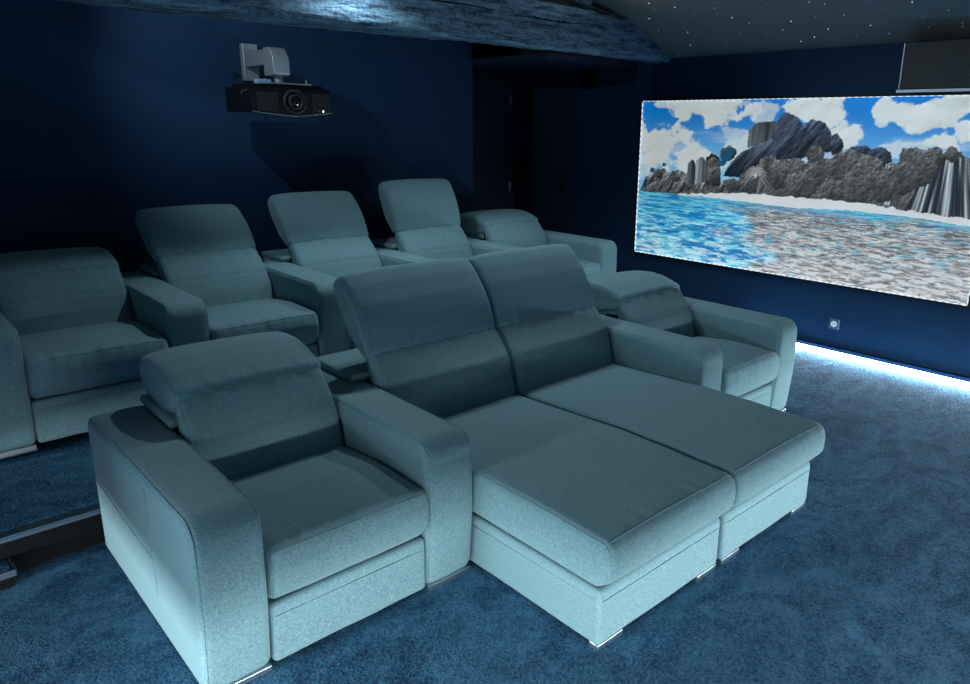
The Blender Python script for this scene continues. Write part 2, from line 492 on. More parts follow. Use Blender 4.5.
# ------------------------------------------------------------------ stars
STARS = [(4.11, 1.87), (4.13, 1.73), (4.22, 1.56), (4.33, 1.45), (4.31, 1.9), (4.32, 1.87), (4.5, 1.91), (4.56, 1.67), (4.59, 1.55), (4.75, 1.77), (4.8, 1.9), (4.89, 1.97), (4.89, 1.9), (4.43, 1.2), (4.65, 1.26), (4.69, 1.05), (4.65, 0.91), (4.82, 0.85), (4.78, 0.73), (4.35, 0.58), (4.39, 0.49), (4.85, 1.08), (4.35, 0.93), (4.51, 0.14), (4.47, -0.03), (4.6, -0.2), (4.65, -0.04), (4.76, -0.24), (4.8, -0.23), (4.69, 0.3), (4.73, 0.27), (4.82, 0.44), (4.46, 1.84), (4.22, 1.75), (4.29, 1.26), (4.55, 0.8), (4.54, 0.42), (4.52, 1.11), (4.81, 0.22), (4.69, 0.59), (4.75, 1.44), (4.77, -0.04), (4.53, 0.61)]
ico = [(0, 0, 1), (0, 0, -1)] + [(math.cos(k * math.pi / 3), math.sin(k * math.pi / 3), 0) for k in range(6)]
icf = [(0, 2 + k, 2 + (k + 1) % 6) for k in range(6)] + [(1, 2 + (k + 1) % 6, 2 + k) for k in range(6)]
sme = bpy.data.meshes.new('star_light'); sme.from_pydata([(a, b, c) for a, b, c in ico], [], icf); sme.materials.append(STAR)
random.seed(3)
for i, (x, y) in enumerate(STARS):
    o = bpy.data.objects.new('star_light', sme); COL.objects.link(o)
    s = random.choice((0.0014, 0.0016, 0.002, 0.0026, 0.004))
    o.location = (x, y, cz(x) - s * 0.6); o.scale = (s, s, s)
    tag(o, 'tiny glowing fibre optic star set in the dark sloping ceiling', 'star light', 'fibre optic stars in the ceiling')

# ------------------------------------------------------------------ mural
WATER = [(-0.015, 0.415), (0.186, 0.415), (0.384, 0.407), (0.537, 0.397), (0.684, 0.41), (0.836, 0.404), (0.974, 0.385)]
SANDTOP = [(-0.015, 0.41), (0.143, 0.415), (0.394, 0.458), (0.556, 0.457), (0.721, 0.457), (0.824, 0.441), (0.921, 0.421), (0.971, 0.421)]
TREELINE = [(-0.016, 0.448), (0.065, 0.534), (0.14, 0.499), (0.174, 0.546), (0.251, 0.644), (0.294, 0.657), (0.307, 0.561), (0.39, 0.537), (0.42, 0.64), (0.453, 0.691), (0.489, 0.664), (0.544, 0.668), (0.572, 0.741), (0.604, 0.719), (0.625, 0.72), (0.655, 0.722), (0.703, 0.729), (0.744, 0.685), (0.765, 0.652), (0.783, 0.677), (0.803, 0.69), (0.818, 0.733), (0.847, 0.744), (0.89, 0.738), (0.947, 0.742)]
GREYLINE = [(0.35, 0.335), (0.445, 0.388), (0.559, 0.401), (0.974, 0.38)]
ROCKS = {
'R1' : [(0.38, 0.721), (0.381, 0.825), (0.403, 0.868), (0.46, 0.876), (0.473, 0.849), (0.472, 0.763), (0.427, 0.751)] ,
'R2' : [(0.468, 0.662), (0.464, 0.869), (0.473, 0.912), (0.494, 0.928), (0.52, 0.901), (0.544, 0.85), (0.579, 0.799), (0.586, 0.718), (0.544, 0.668)] ,
'R3' : [(0.543, 0.86), (0.563, 0.887), (0.6, 0.871), (0.619, 0.821), (0.627, 0.721), (0.595, 0.701), (0.574, 0.789)] ,
'R4' : [(0.618, 0.79), (0.634, 0.818), (0.654, 0.772), (0.657, 0.713), (0.628, 0.702)] ,
'R5' : [(0.308, 0.552), (0.335, 0.644), (0.369, 0.703), (0.449, 0.777), (0.466, 0.77), (0.472, 0.667), (0.434, 0.598), (0.377, 0.546)] ,
'R6' : [(0.67, 0.719), (0.675, 0.743), (0.711, 0.757), (0.729, 0.735), (0.724, 0.707)] ,
'R7' : [(0.718, 0.715), (0.727, 0.735), (0.751, 0.754), (0.774, 0.726), (0.784, 0.669), (0.755, 0.655)] ,
'L1' : [(0.006, 0.41), (0.021, 0.504), (0.093, 0.576), (0.124, 0.54), (0.146, 0.426)] ,
'L2' : [(0.121, 0.422), (0.121, 0.56), (0.159, 0.574), (0.181, 0.547), (0.182, 0.431)] ,
'P1' : [(0.18, 0.487), (0.185, 0.615), (0.199, 0.644), (0.212, 0.61), (0.216, 0.491)] ,
'P2' : [(0.213, 0.491), (0.214, 0.636), (0.233, 0.661), (0.249, 0.63), (0.254, 0.496)] ,
'P3' : [(0.252, 0.485), (0.247, 0.653), (0.266, 0.685), (0.291, 0.661), (0.304, 0.491)] ,
'S1' : [(0.213, 0.431), (0.218, 0.485), (0.248, 0.507), (0.26, 0.45)] ,
'S2' : [(0.291, 0.438), (0.309, 0.52), (0.34, 0.537), (0.342, 0.446)] ,
'S3' : [(0.332, 0.444), (0.342, 0.496), (0.364, 0.513), (0.384, 0.457)] ,
'BR' : [(0.823, 0.433), (0.844, 0.526), (0.854, 0.642), (0.881, 0.719), (0.901, 0.724), (0.911, 0.699), (0.922, 0.726), (0.936, 0.723), (0.961, 0.704), (0.986, 0.416), (0.921, 0.421)] ,
'WF' : [(0.768, 0.455), (0.757, 0.661), (0.783, 0.673), (0.796, 0.46)] ,
}
BLOBS = [(0.552, 0.525, 0.044, 0.089), (0.612, 0.585, 0.046, 0.093), (0.672, 0.612, 0.056, 0.117), (0.721, 0.598, 0.052, 0.109), (0.762, 0.554, 0.041, 0.087), (0.493, 0.582, 0.042, 0.082), (0.805, 0.598, 0.039, 0.086), (0.845, 0.651, 0.043, 0.093), (0.824, 0.705, 0.024, 0.052), (0.875, 0.71, 0.022, 0.047), (0.916, 0.725, 0.017, 0.04), (0.585, 0.701, 0.024, 0.049), (0.536, 0.609, 0.032, 0.063), (0.391, 0.515, 0.033, 0.062), (0.451, 0.61, 0.037, 0.07), (0.342, 0.496, 0.025, 0.046), (0.697, 0.524, 0.043, 0.091), (0.638, 0.506, 0.035, 0.071), (0.533, 0.479, 0.019, 0.039), (0.275, 0.557, 0.028, 0.052), (0.073, 0.535, 0.018, 0.03), (0.139, 0.518, 0.02, 0.034), (0.32, 0.688, 0.025, 0.046), (0.272, 0.615, 0.024, 0.042)]
CLOUDS = [(0.238, 0.946, 0.119, 0.086, 1), (0.075, 0.696, 0.106, 0.169, 1), (-0.006, 0.852, 0.045, 0.098, 0.8), (0.205, 0.633, 0.117, 0.094, 1), (0.34, 0.79, 0.073, 0.049, 0.6), (0.369, 0.703, 0.071, 0.077, 0.8), (0.528, 0.952, 0.063, 0.061, 1), (0.613, 0.921, 0.044, 0.079, 1), (0.669, 0.812, 0.048, 0.089, 1), (0.74, 0.924, 0.028, 0.049, 1), (0.741, 0.872, 0.016, 0.027, 0.8), (0.86, 0.919, 0.073, 0.081, 1), (0.914, 0.962, 0.047, 0.053, 1), (0.813, 0.742, 0.093, 0.042, 0.7), (0.895, 0.784, 0.04, 0.058, 1), (0.932, 0.83, 0.023, 0.071, 1), (0.441, 0.922, 0.034, 0.063, 0.7), (0.078, 0.985, 0.029, 0.027, 0.8)]
MU_W, MU_H = 2.845, 1.36
NU, NV = 620, 300
U, V = np.meshgrid(np.linspace(0, 1, NU), np.linspace(0, 1, NV))
_rng = np.random.RandomState(4)
def vnoise(x, y, seed):
    xi = np.floor(x).astype(int); yi = np.floor(y).astype(int); xf = x - xi; yf_ = y - yi
    xf = xf * xf * (3 - 2 * xf); yf_ = yf_ * yf_ * (3 - 2 * yf_)
    def h(a, b):
        n = (a * 374761393 + b * 668265263 + seed * 974634777) & 0x7fffffff
        n = ((n ^ (n >> 13)) * 1274126177) & 0x7fffffff
        return ((n ^ (n >> 16)) & 0xffff) / 65535.0
    return (h(xi, yi) * (1 - xf) + h(xi + 1, yi) * xf) * (1 - yf_) + (h(xi, yi + 1) * (1 - xf) + h(xi + 1, yi + 1) * xf) * yf_
def fbm(x, y, seed, o=5, gain=0.5):
    s = 0; a = 1; t = 0
    for k in range(o):
        s = s + a * vnoise(x * 2 ** k, y * 2 ** k, seed + k * 17); t += a; a *= gain
    return s / t
AU, AV = U * 2.09, V            # square units
def interp(pts, u): return np.interp(u, [p[0] for p in pts], [p[1] for p in pts])
def inside(poly, u, v):
    r = np.zeros(u.shape, bool); n = len(poly)
    for i in range(n):
        (x1_, y1_), (x2_, y2_) = poly[i], poly[i - 1]
        c = ((y1_ > v) != (y2_ > v)) & (u < (x2_ - x1_) * (v - y1_) / (y2_ - y1_ + 1e-12) + x1_)
        r ^= c
    return r
def sm(a, b, x):
    t = np.clip((x - a) / (b - a), 0, 1); return t * t * (3 - 2 * t)
def mixc(a, b, t): return a * (1 - t[..., None]) + np.array(b) * t[..., None]
def rgb(r, g_, b): return np.array([(c / 255.0) ** 2.2 for c in (r, g_, b)])
ju = U + (fbm(AU * 40, AV * 40, 3) - 0.5) * 0.018
jv = V + (fbm(AU * 40, AV * 40, 9) - 0.5) * 0.036
# sky
IMG = np.ones(U.shape + (3,)) * rgb(18, 118, 196)
IMG = mixc(IMG, rgb(130, 190, 215), sm(0.95, 0.55, V) * 0.75)
den = np.zeros(U.shape)
wn = fbm(AU * 7, AV * 9, 21, 7, 0.58)
def relief(hh, k=60.0):
    gy_, gx_ = np.gradient(hh); return np.clip(0.5 + (gx_ * -0.8 + gy_ * 1.0) * k, 0, 1)
for (cu, cv, ru, rv, w) in CLOUDS:
    d = np.sqrt(((U - cu) / ru) ** 2 + ((V - cv) / rv) ** 2)
    den = np.maximum(den, w * sm(1.12, 0.86, d + (wn - 0.5) * 2.6))
den = np.maximum(den, 0.55 * sm(0.5, 0.62, fbm(AU * 3, AV * 14, 31, 5)) * sm(0.95, 0.6, V))
cl = relief(fbm(AU * 7, AV * 9, 21, 5, 0.5), 9.0)
IMG = IMG * (1 - den[..., None]) + (rgb(214, 221, 219) * (0.72 + 0.34 * cl[..., None])) * den[..., None]
# far trees and bushes
def ragged(base, amp, freq, seed): return base + (fbm(AU * freq, AV * 0 + 3.3, seed, 5) - 0.5) * amp
leaf = relief(fbm(AU * 34, AV * 34, 51, 4, 0.7), 2.2) * 0.6 + 0.12 + 0.25 * fbm(AU * 90, AV * 90, 53, 2); leaf2 = fbm(AU * 16, AV * 18, 52, 4)
tone = np.clip((leaf - 0.28) * 0.9, 0, 1) * (0.5 + 0.9 * leaf2)
leaf = np.clip((leaf - 0.42) * 1.7 + 0.42, 0, 1.3); tone = np.clip((leaf - 0.28) * 0.9, 0, 1) * (0.4 + 1.1 * leaf2)
TREE = rgb(38, 40, 42) + tone[..., None] ** 1.4 * (rgb(170, 166, 164) - rgb(38, 40, 42)) * 0.75
tl_ = ragged(interp(TREELINE, U), 0.06, 34, 61) - 0.07 * ((U > 0.0))
tm = (V < tl_) & (V > interp(SANDTOP, U) - 0.01)
IMG[tm] = TREE[tm]
# rocks
for nm_, poly in ROCKS.items():
    m_ = inside(poly, U * 0.6 + ju * 0.4, V * 0.6 + jv * 0.4)
    if not m_.any(): continue
    us = [p_[0] for p_ in poly]; vs_ = [p_[1] for p_ in poly]
    lu = (U - min(us)) / (max(us) - min(us)); lv = (V - min(vs_)) / (max(vs_) - min(vs_))
    if nm_ in ('BR', 'WF'):
        ap = 0.905 if nm_ == 'BR' else 0.77
        s_ = (U - ap) / (1.12 - V)
        st_ = fbm(s_ * 95, V * 2.5, 71, 3); rl = relief(st_, 5.0)
        t_ = np.clip(sm(0.34, 0.66, st_) * 0.65 + 0.5 * (rl - 0.35), 0, 1) * (0.55 + 0.45 * sm(0.0, 0.3, lu)); a_, b_ = rgb(30, 38, 50), rgb(205, 214, 220)
    elif nm_ in ('P1', 'P2', 'R1'):
        st_ = fbm(AU * 70, AV * 7, 73, 4); t_ = np.clip(st_ * 0.75 + 0.65 * (0.45 - lu) * (1 if nm_ != 'R1' else 0.3) + (0.25 if nm_ == 'P2' else 0.0), 0, 1); a_, b_ = rgb(26, 33, 44), rgb(150, 158, 166)
    elif nm_ in ('L1', 'L2', 'S1', 'S2', 'S3'):
        t_ = relief(fbm(AU * 22 - AV * 14, AV * 14 + AU * 10, 75, 5, 0.55), 6.0) * (0.5 + 0.6 * lv); a_, b_ = rgb(34, 40, 48), rgb(190, 196, 198)
    elif nm_ == 'P3': t_ = tone; a_, b_ = rgb(26, 26, 28), rgb(120, 114, 114)
    elif nm_ == 'R5':
        st_ = fbm((AU * 0.62 + AV * 0.78) * 6, (AV * 0.62 - AU * 0.78) * 34, 78, 5, 0.55)
        t_ = np.clip(relief(st_, 4.0) * 0.6 + 0.55 * (lv - 0.62) + 0.5 * sm(0.58, 0.7, st_), 0, 1); a_, b_ = rgb(18, 28, 46), rgb(150, 166, 186)
    else:
        st_ = fbm((AU * 0.8 - AV * 0.6) * 16, (AV * 0.8 + AU * 0.6) * 7, 77, 5, 0.55)
        t_ = np.clip(relief(st_, 6.0) * 0.75 + 0.35 * (lv - 0.5) + 0.2 * (0.4 - lu), 0, 1); a_, b_ = rgb(12, 18, 30), rgb(112, 126, 152)
    ed = np.ones(U.shape)
    c_ = a_ * 0.7 + (b_ - a_ * 0.7) * (t_ ** 1.9)[..., None]
    IMG[m_] = c_[m_]
# bushes in front of the rocks, each a rounded lit crown
for (cu, cv, ru, rv) in sorted(BLOBS, key=lambda q: -q[1]):
    d = np.sqrt(((ju - cu) / ru) ** 2 + ((jv - cv) / rv) ** 2)
    m_ = (d < 1) & (V > interp(SANDTOP, U) - 0.01)
    sh_ = np.clip(0.75 + 0.5 * (V - cv) / rv - 0.2 * (U - cu) / ru, 0.25, 1.3)
    c_ = rgb(30, 31, 33) + (tone * sh_)[..., None] ** 1.3 * (rgb(180, 176, 174) - rgb(30, 31, 33)) * 0.8
    IMG[m_] = c_[m_]
# palm
pc = (0.415, 0.585)
for k in range(13):
    an = -0.5 + k * (math.pi + 1.0) / 12
    L_ = 0.085
    for t in np.linspace(0, 1, 40):
        x_ = pc[0] + L_ * 0.5 * t * math.cos(an); y_ = pc[1] + L_ * t * math.sin(an) - 0.05 * t * t
        m_ = ((U - x_) * 2.09) ** 2 + (V - y_) ** 2 < (0.008 * (1.1 - t)) ** 2
        IMG[m_] = rgb(150, 148, 146) * (0.5 + 0.6 * leaf[m_][..., None])
m_ = (np.abs(U - 0.428 - 0.08 * (V - 0.5)) < 0.004) & (V < 0.585) & (V > 0.45); IMG[m_] = rgb(110, 108, 106)
# small far tree, blue green
for (cu, cv, r) in ((0.315, 0.665, 0.02), (0.325, 0.70, 0.016), (0.303, 0.63, 0.014), (0.095, 0.60, 0.008), (0.05, 0.56, 0.01)):
    m_ = (((U - cu) * 2.09 / 1.3) ** 2 + (V - cv) ** 2 < (r * 1.6) ** 2 * (0.3 + leaf)) & (leaf > 0.42)
    IMG[m_] = rgb(30, 80, 105)
# sand
top_ = interp(SANDTOP, U) + (fbm(AU * 30, AV * 30, 83) - 0.5) * 0.025; wat_ = interp(WATER, U) + (fbm(AU * 8, AV * 0, 84) - 0.5) * 0.01
m_ = (V < top_) & (V > wat_ - 0.002) & (U > 0.13)
IMG[m_] = (rgb(214, 214, 212) * (0.8 + 0.25 * fbm(AU * 20, AV * 50, 85))[..., None])[m_]
# water
pv = np.log(0.52 - np.minimum(V, 0.46)) * -1.0
w1 = fbm(AU * 10, pv * 22, 91, 5, 0.6); w2 = fbm(AU * 24 + 3 * w1, pv * 46, 93, 5, 0.68); w3 = fbm(AU * 5, AV * 10, 95, 4)
blue = rgb(14, 122, 180) + sm(0.35, 0.62, w1)[..., None] * (rgb(96, 196, 220) - rgb(14, 122, 180))
foam = sm(0.44, 0.62, w2 * 0.62 + w1 * 0.2 + 0.30 * (0.36 - V)) * 0.85
blue = blue * (1 - foam[..., None]) + rgb(218, 238, 240) * foam[..., None]
dark = sm(0.52, 0.62, w2) * sm(0.30, 0.40, V); blue = blue * (1 - 0.55 * dark[..., None]) + rgb(70, 90, 92) * 0.55 * dark[..., None]
gt = np.clip(0.05 + w2 * 1.05 + 0.35 * (0.28 - V), 0, 1)
grey = rgb(84, 82, 84) + sm(0.36, 0.88, gt)[..., None] * (rgb(218, 215, 213) - rgb(84, 82, 84))
cy = 0.7 * sm(0.60, 0.70, fbm(AU * 12, pv * 34, 97, 5, 0.62)) * sm(0.05, 0.2, V)
grey = grey * (1 - cy[..., None]) + rgb(60, 170, 196) * cy[..., None]
gb = sm(-0.06, 0.06, (U - (0.33 + (0.38 - V) * 0.35 + 0.25 * np.clip(V - 0.3, 0, 1) * 2)) + (w3 - 0.5) * 0.35) * sm(0.42, 0.34, V + (w3 - 0.5) * 0.1)
wc = blue * (1 - gb[..., None]) + grey * gb[..., None]
m_ = V < wat_; IMG[m_] = wc[m_]

mur = empty('wall_mural', (WX, 2.345, 0.585))
tag(mur, 'large backlit beach mural with granite boulders, trees and turquoise water', 'mural')
me = bpy.data.meshes.new('printed_panel')
co = np.stack([np.full(U.size, -0.030), -U.ravel() * MU_W, V.ravel() * MU_H], 1)
ii = (np.arange(NV - 1)[:, None] * NU + np.arange(NU - 1)[None]).ravel()
fc = np.stack([ii, ii + NU, ii + NU + 1, ii + 1], 1)
me.from_pydata(co.tolist(), [], fc.tolist())
ca = me.color_attributes.new('print', 'FLOAT_COLOR', 'POINT')
ca.data.foreach_set('color', np.concatenate([IMG.reshape(-1, 3), np.ones((U.size, 1))], 1).astype(np.float32).ravel())
me.update()
pm_ = mat('backlit_print', (0.5, 0.5, 0.5), 0.6); nt_ = pm_.node_tree
at = nt_.nodes.new('ShaderNodeVertexColor'); at.layer_name = 'print'
b_ = nt_.nodes['Principled BSDF']
nt_.links.new(at.outputs[0], b_.inputs['Base Color']); nt_.links.new(at.outputs[0], b_.inputs['Emission Color'])
b_.inputs['Emission Strength'].default_value = 0.66
link('printed_panel', me, pm_, mur)
MB().box(-0.029, -0.001, -MU_W - 0.02, 0.02, -0.02, MU_H + 0.02).box(-0.045, -0.029, -MU_W - 0.02, 0.02, -0.02, -0.004).box(-0.045, -0.029, -MU_W - 0.02, 0.02, MU_H + 0.004, MU_H + 0.02).box(-0.045, -0.029, 0.004, 0.02, -0.004, MU_H + 0.004).box(-0.045, -0.029, -MU_W - 0.02, -MU_W - 0.004, -0.004, MU_H + 0.004).build('frame', BLACK, mur)
lm_ = mat('mural_led_tape', (0.6, 0.65, 0.7), 0.5, emit=(0.80, 0.93, 1.0), estr=1.0); nt_ = lm_.node_tree
tc_ = nt_.nodes.new('ShaderNodeTexCoord'); vo_ = nt_.nodes.new('ShaderNodeTexVoronoi'); vo_.inputs['Scale'].default_value = 20.0; vo_.inputs['Randomness'].default_value = 0.0
mp_ = nt_.nodes.new('ShaderNodeMapping'); mp_.inputs['Location'].default_value = (0.5, 0, 0.0)
nt_.links.new(tc_.outputs['Object'], mp_.inputs[0]); nt_.links.new(mp_.outputs[0], vo_.inputs['Vector'])
rp_ = nt_.nodes.new('ShaderNodeMapRange'); rp_.inputs['From Min'].default_value = 0.12; rp_.inputs['From Max'].default_value = 0.42; rp_.inputs['To Min'].default_value = 1.6; rp_.inputs['To Max'].default_value = 0.35
nt_.links.new(vo_.outputs['Distance'], rp_.inputs['Value']); nt_.links.new(rp_.outputs[0], nt_.nodes['Principled BSDF'].inputs['Emission Strength'])
for (ya, yb_, za, zb_) in ((-MU_W, 0, MU_H - 0.001, MU_H + 0.0025), (-MU_W, 0, -0.0035, 0.001), (-0.001, 0.0035, 0.005, MU_H - 0.005), (-MU_W - 0.0035, -MU_W + 0.001, 0.005, MU_H - 0.005)):
    o_ = MB().box(-0.042, -0.0305, (ya - (ya + yb_) / 2), (yb_ - (ya + yb_) / 2), (za - (za + zb_) / 2), (zb_ - (za + zb_) / 2)).build('led_strip', lm_, mur)
    o_.location = (0, (ya + yb_) / 2, (za + zb_) / 2)


# ------------------------------------------------------------------ recliners
A_W = 0.2106; S_F = 0.5953; S_B = 0.6231; C_W = 0.7442; ARM_H = 0.62; ARM_L = 1.108


def make_arm(parent, x0):
    """armrest with its piping and chrome foot; front at y=0"""
    prof = rpoly([(0.02, 0.045, 0.034), (-0.004, 0.30, 0.3), (0.0, ARM_H, 0.074), (ARM_L, ARM_H, 0.05), (ARM_L, 0.045, 0.034)], 0.012)
    def disp(x, y, z):
        d = 0.0
        if z > 0.10 and z < 0.60:
            d += 0
        d -= 0.0018 * g(z - ARM_H, 0.02) * g(y - 0.40, 0.006)
        d += 0.0012 * nz(x * 9, y * 5, z * 5)
        return d
    mb, rows = pad(prof, 0, A_W, 0.027, 0.02, crown=lambda y, z, t: 0.004 * (1 - (2 * t - 1) ** 2), disp=disp)
    o = mb.build('armrest', FAB, parent); o.location = (x0, 0, 0)
    for row in (rows[3], rows[-4]):
        path = [Vector(v) for v in row if v[2] > 0.07 and not (v[1] > ARM_L - 0.02 and v[2] < 0.5)]
        # order along outline starting at the front foot
        path = sorted(path, key=lambda v: (v[2] if v[1] < 0.08 and v[2] < ARM_H - 0.06 else 1 + v[1]))
        c = Vector((A_W / 2, 0.55, 0.33))
        path = [v + Vector((math.copysign(0.0006, v.x - A_W / 2), 0, 0)) for v in path]
        MB().tube(path, 0.0026, 6).build('piping', FAB, o)
    # stitched cross seams on both sides
    for xx in (-0.0004, A_W + 0.0004):
        sm = MB()
        zt = ARM_H - 0.03
        sm.tube([(xx, 0.40, 0.20 if xx < 0 else 0.24), (xx, 0.405, 0.40), (xx, 0.40, zt)], 0.0022, 6)
        sm.build('side_seam', FAB, o)
    MB().tube([(-0.0004, 0.40, 0.33), (-0.0004, 0.6, 0.335), (-0.0004, 0.9, 0.35), (-0.0004, 1.07, 0.36)], 0.0022, 6).build('side_seam', FAB, o)
    fm = MB().box(0.006, A_W - 0.006, 0.016, 0.06, 0.012, 0.048, 0.002)
    fm.build('foot', CHROME, o)
    rf = MB().box(0.02, A_W - 0.02, 1.0, 1.05, 0.012, 0.05, 0.003)
    rf.build('foot', CHROME, o)
    return o


def make_seat(parent, x0, s, chaise=False, head=54.0, lean=0.0, wings=(1, 1), hinge=(0.725, 0.750)):
    gp = 0.004
    yf = -0.640 if chaise else 0.0
    # base
    bp = rpoly([(yf + 0.014, 0.045, 0.02), (yf + 0.014, 0.256, 0.018), (1.05, 0.256, 0.03), (1.05, 0.045, 0.02)], 0.012)
    def bdisp(x, y, z):
        return -0.004 * g(z - 0.232, 0.005) + 0.002 * nz(x * 6, y * 6, z * 8)
    mb, _ = pad(bp, gp + (0.012 if chaise else 0), s - gp - (0.012 if chaise else 0), 0.016, 0.02, crown=lambda y, z, t: 0.0, disp=bdisp)
    base = mb.build('base', FAB, parent); base.location = (x0, 0, 0)
    def pipe(path, r, par): MB().tube(path, r, 6).build('piping', FAB, par)
    gi = gp + (0.012 if chaise else 0)
    pipe([(gi + 0.004, yf + 0.022, 0.215), (gi + 0.016, yf + 0.0130, 0.215), (s / 2, yf + 0.0130, 0.215), (s - gi - 0.016, yf + 0.0130, 0.215), (s - gi - 0.004, yf + 0.022, 0.215)], 0.0026, base)
    if chaise: pipe([(gi - 0.0006, yf + 0.035, 0.215), (gi - 0.0006, 0.3, 0.215)], 0.0026, base)
    # seat cushion
    z1 = 0.448 if chaise else 0.462
    if chaise:
        cp = [(yf + 0.035, 0.266, 0.034), (yf - 0.034, 0.315, 0.06), (yf - 0.036, 0.39, 0.06), (yf - 0.018, z1, 0.04), (-0.1, 0.457, 0.3), (0.62, 0.425, 0.03), (0.62, 0.275, 0.03)]
    else:
        cp = [(0.035, 0.264, 0.034), (-0.016, 0.315, 0.05), (-0.024, 0.39, 0.06), (-0.006, z1, 0.035), (0.3, 0.468, 0.3), (0.62, 0.432, 0.03), (0.62, 0.275, 0.03)]
    cp = rpoly(cp, 0.0105)
    def ccrown(y, z, t):
        a = (1 - (2 * t - 1) ** 4)
        tt = max(0.0, min(1.0, (z - 0.34) / 0.07)); top = 0.35 + 0.65 * tt * tt * (3 - 2 * tt)
        return 0.010 * a * top
    def cdisp(x, y, z):
        fr = seg_d(y, z, (yf - 0.012, z1 - 0.006), (yf - 0.010, z1 - 0.004))
        d = -0.0035 * g(fr, 0.006)
        if z > 0.35 or y < yf + 0.02:
            near = g(fr, 0.07)
            d += 0.006 * near * nz(x * 30 + 3, 1.0, z * 3 + y * 2)
        if True: d += 0.005 * max(0.0, min(1.0, (z - 0.36) / 0.06)) * nz(x * 4 + 7, y * 4, 1)
        d += 0.0012 * nz(x * 14, y * 10, z * 10)
        return d
    mb, rows = pad(cp, gp, s - gp, 0.028, 0.012, crown=ccrown, disp=cdisp, nr=6)
    cu = mb.build('seat_cushion', FAB, parent); cu.location = (x0, 0, 0)
    # piping: along the front top edge and back along both top side edges
    def near_idx(row): return min(range(len(row)), key=lambda k: (row[k][1] - (yf - 0.012)) ** 2 + (row[k][2] - z1) ** 2)
    idx = near_idx(rows[len(rows) // 2])
    pipe([Vector(r_[idx]) for r_ in rows[3:-3]], 0.0024, cu)
    for row in (rows[3], rows[-4]):
        path = sorted([Vector(v) for v in row if v[2] > 0.40 and v[1] < 0.55], key=lambda v: v.y)
        if chaise: path = path
        pipe(path, 0.0024, cu)
        low = sorted([Vector(v) for v in row if v[1] < yf + 0.03 and 0.30 < v[2] < z1 - 0.012], key=lambda v: v.z)
        if len(low) > 2: pipe(low, 0.0022, cu)
    # backrest lower pad
    hy, hz_ = hinge[0] + lean, hinge[1]
    bk = [(0.555, 0.40, 0.02), (0.585, 0.52, 0.2), (0.615 + lean * 0.5, 0.615, 0.2), (hy - 0.008, hz_ - 0.012, 0.035), (hy + 0.055, hz_ - 0.02, 0.03), (0.745 + lean, 0.62, 0.05), (0.70, 0.40, 0.02)]
    bk = rpoly(bk, 0.0095)
    sy, sz = 0.607 + lean * 0.5, 0.605
    def kd(x, y, z):
        front = y < 0.60 + (z - 0.40) * 0.42 + lean
        d = 0.0
        if front:
            d -= 0.0045 * g(z - sz - 0.004 * nz(x * 5, 1, 1), 0.007)
            d += 0.0065 * g(z - hz_ + 0.03, 0.05) * nz(x * 34, 2.2, z * 4)
            d += 0.0035 * g(z - sz, 0.03) * nz(x * 24, 5.2, z * 6)
        d += 0.002 * nz(x * 7, y * 7, z * 7)
        return d
    mb, rows = pad(bk, 0.006, s - 0.006, 0.03, 0.012, crown=lambda y, z, t: 0.016 * (1 - (2 * t - 1) ** 4), disp=kd, nr=6)
    b_o = mb.build('backrest', FAB, parent); b_o.location = (x0, 0, 0)
    for row in (rows[3], rows[-4]):
        path = sorted([Vector(v) for v in row if v[1] < 0.60 + (v[2] - 0.40) * 0.42 + lean and 0.44 < v[2] < hz_ - 0.03], key=lambda v: v.z)
        pipe(path, 0.0024, b_o)
    # headrest
    th = math.radians(head); tk = 0.022 if head < 20 else 0.0
    hp = [(-0.020, -0.002, 0.022), (0.10, 0.030, 0.2), (0.20, 0.036, 0.2), (0.30, 0.026, 0.2), (0.380, 0.004, 0.042), (0.392, -0.080, 0.042), (0.30, -0.106 - tk, 0.09), (0.13, -0.106 - tk, 0.06), (-0.004, -0.062 - tk, 0.035)]
    hp2 = [(hy + u * math.cos(th) - v * math.sin(th), hz_ + u * math.sin(th) + v * math.cos(th), r) for u, v, r in hp]
    hp2 = rpoly(hp2, 0.0095)
    def hdp(x, y, z):
        dh = math.hypot(y - hy, z - hz_)
        return 0.007 * g(dh, 0.055) * nz(x * 34 + 4, 0.3, 2) + 0.003 * nz(x * 5 + 2, y * 6, z * 6)
    mb, rows = pad(hp2, -0.003, s - 0.003, 0.029, 0.012, crown=lambda y, z, t: 0.016 * (1 - (2 * t - 1) ** 4), disp=hdp, nr=6)
    h_o = mb.build('headrest', FAB, parent); h_o.location = (x0, 0, 0)
    for row in (rows[3], rows[-4]):
        def uv(v):
            dy, dz = v[1] - hy, v[2] - hz_
            return dy * math.cos(th) + dz * math.sin(th), -dy * math.sin(th) + dz * math.cos(th)
        path = sorted([(uv(v)[0], v) for v in row if uv(v)[1] > -0.012], key=lambda q: q[0])
        pipe([Vector(v) for _, v in path], 0.0024, h_o)
    if head > 30:
        for xx in (0.045, s - 0.045):
            br = MB().box(xx - 0.004, xx + 0.004, hy + 0.03, hy + 0.055, hz_ - 0.10, hz_ + 0.06)
            br.build('headrest_bracket', STRAP, parent).location = (x0, 0, 0)
    # outer back shell, its top shelf reaches a little over the armrests
    sh = rpoly([(0.80 + lean, 0.27, 0.02), (0.82 + lean, 0.645, 0.02), (1.085, 0.645, 0.03), (1.10, 0.27, 0.02)], 0.015)
    mb, _ = pad(sh, 0.006, s - 0.006, 0.015, 0.03)
    wl = 0.006 - wings[0]; wr = s - 0.006 + wings[1]
    cap = rpoly([(0.735 + lean, 0.624, 0.008), (0.735 + lean, 0.660, 0.012), (1.09, 0.660, 0.015), (1.09, 0.624, 0.008)], 0.012)
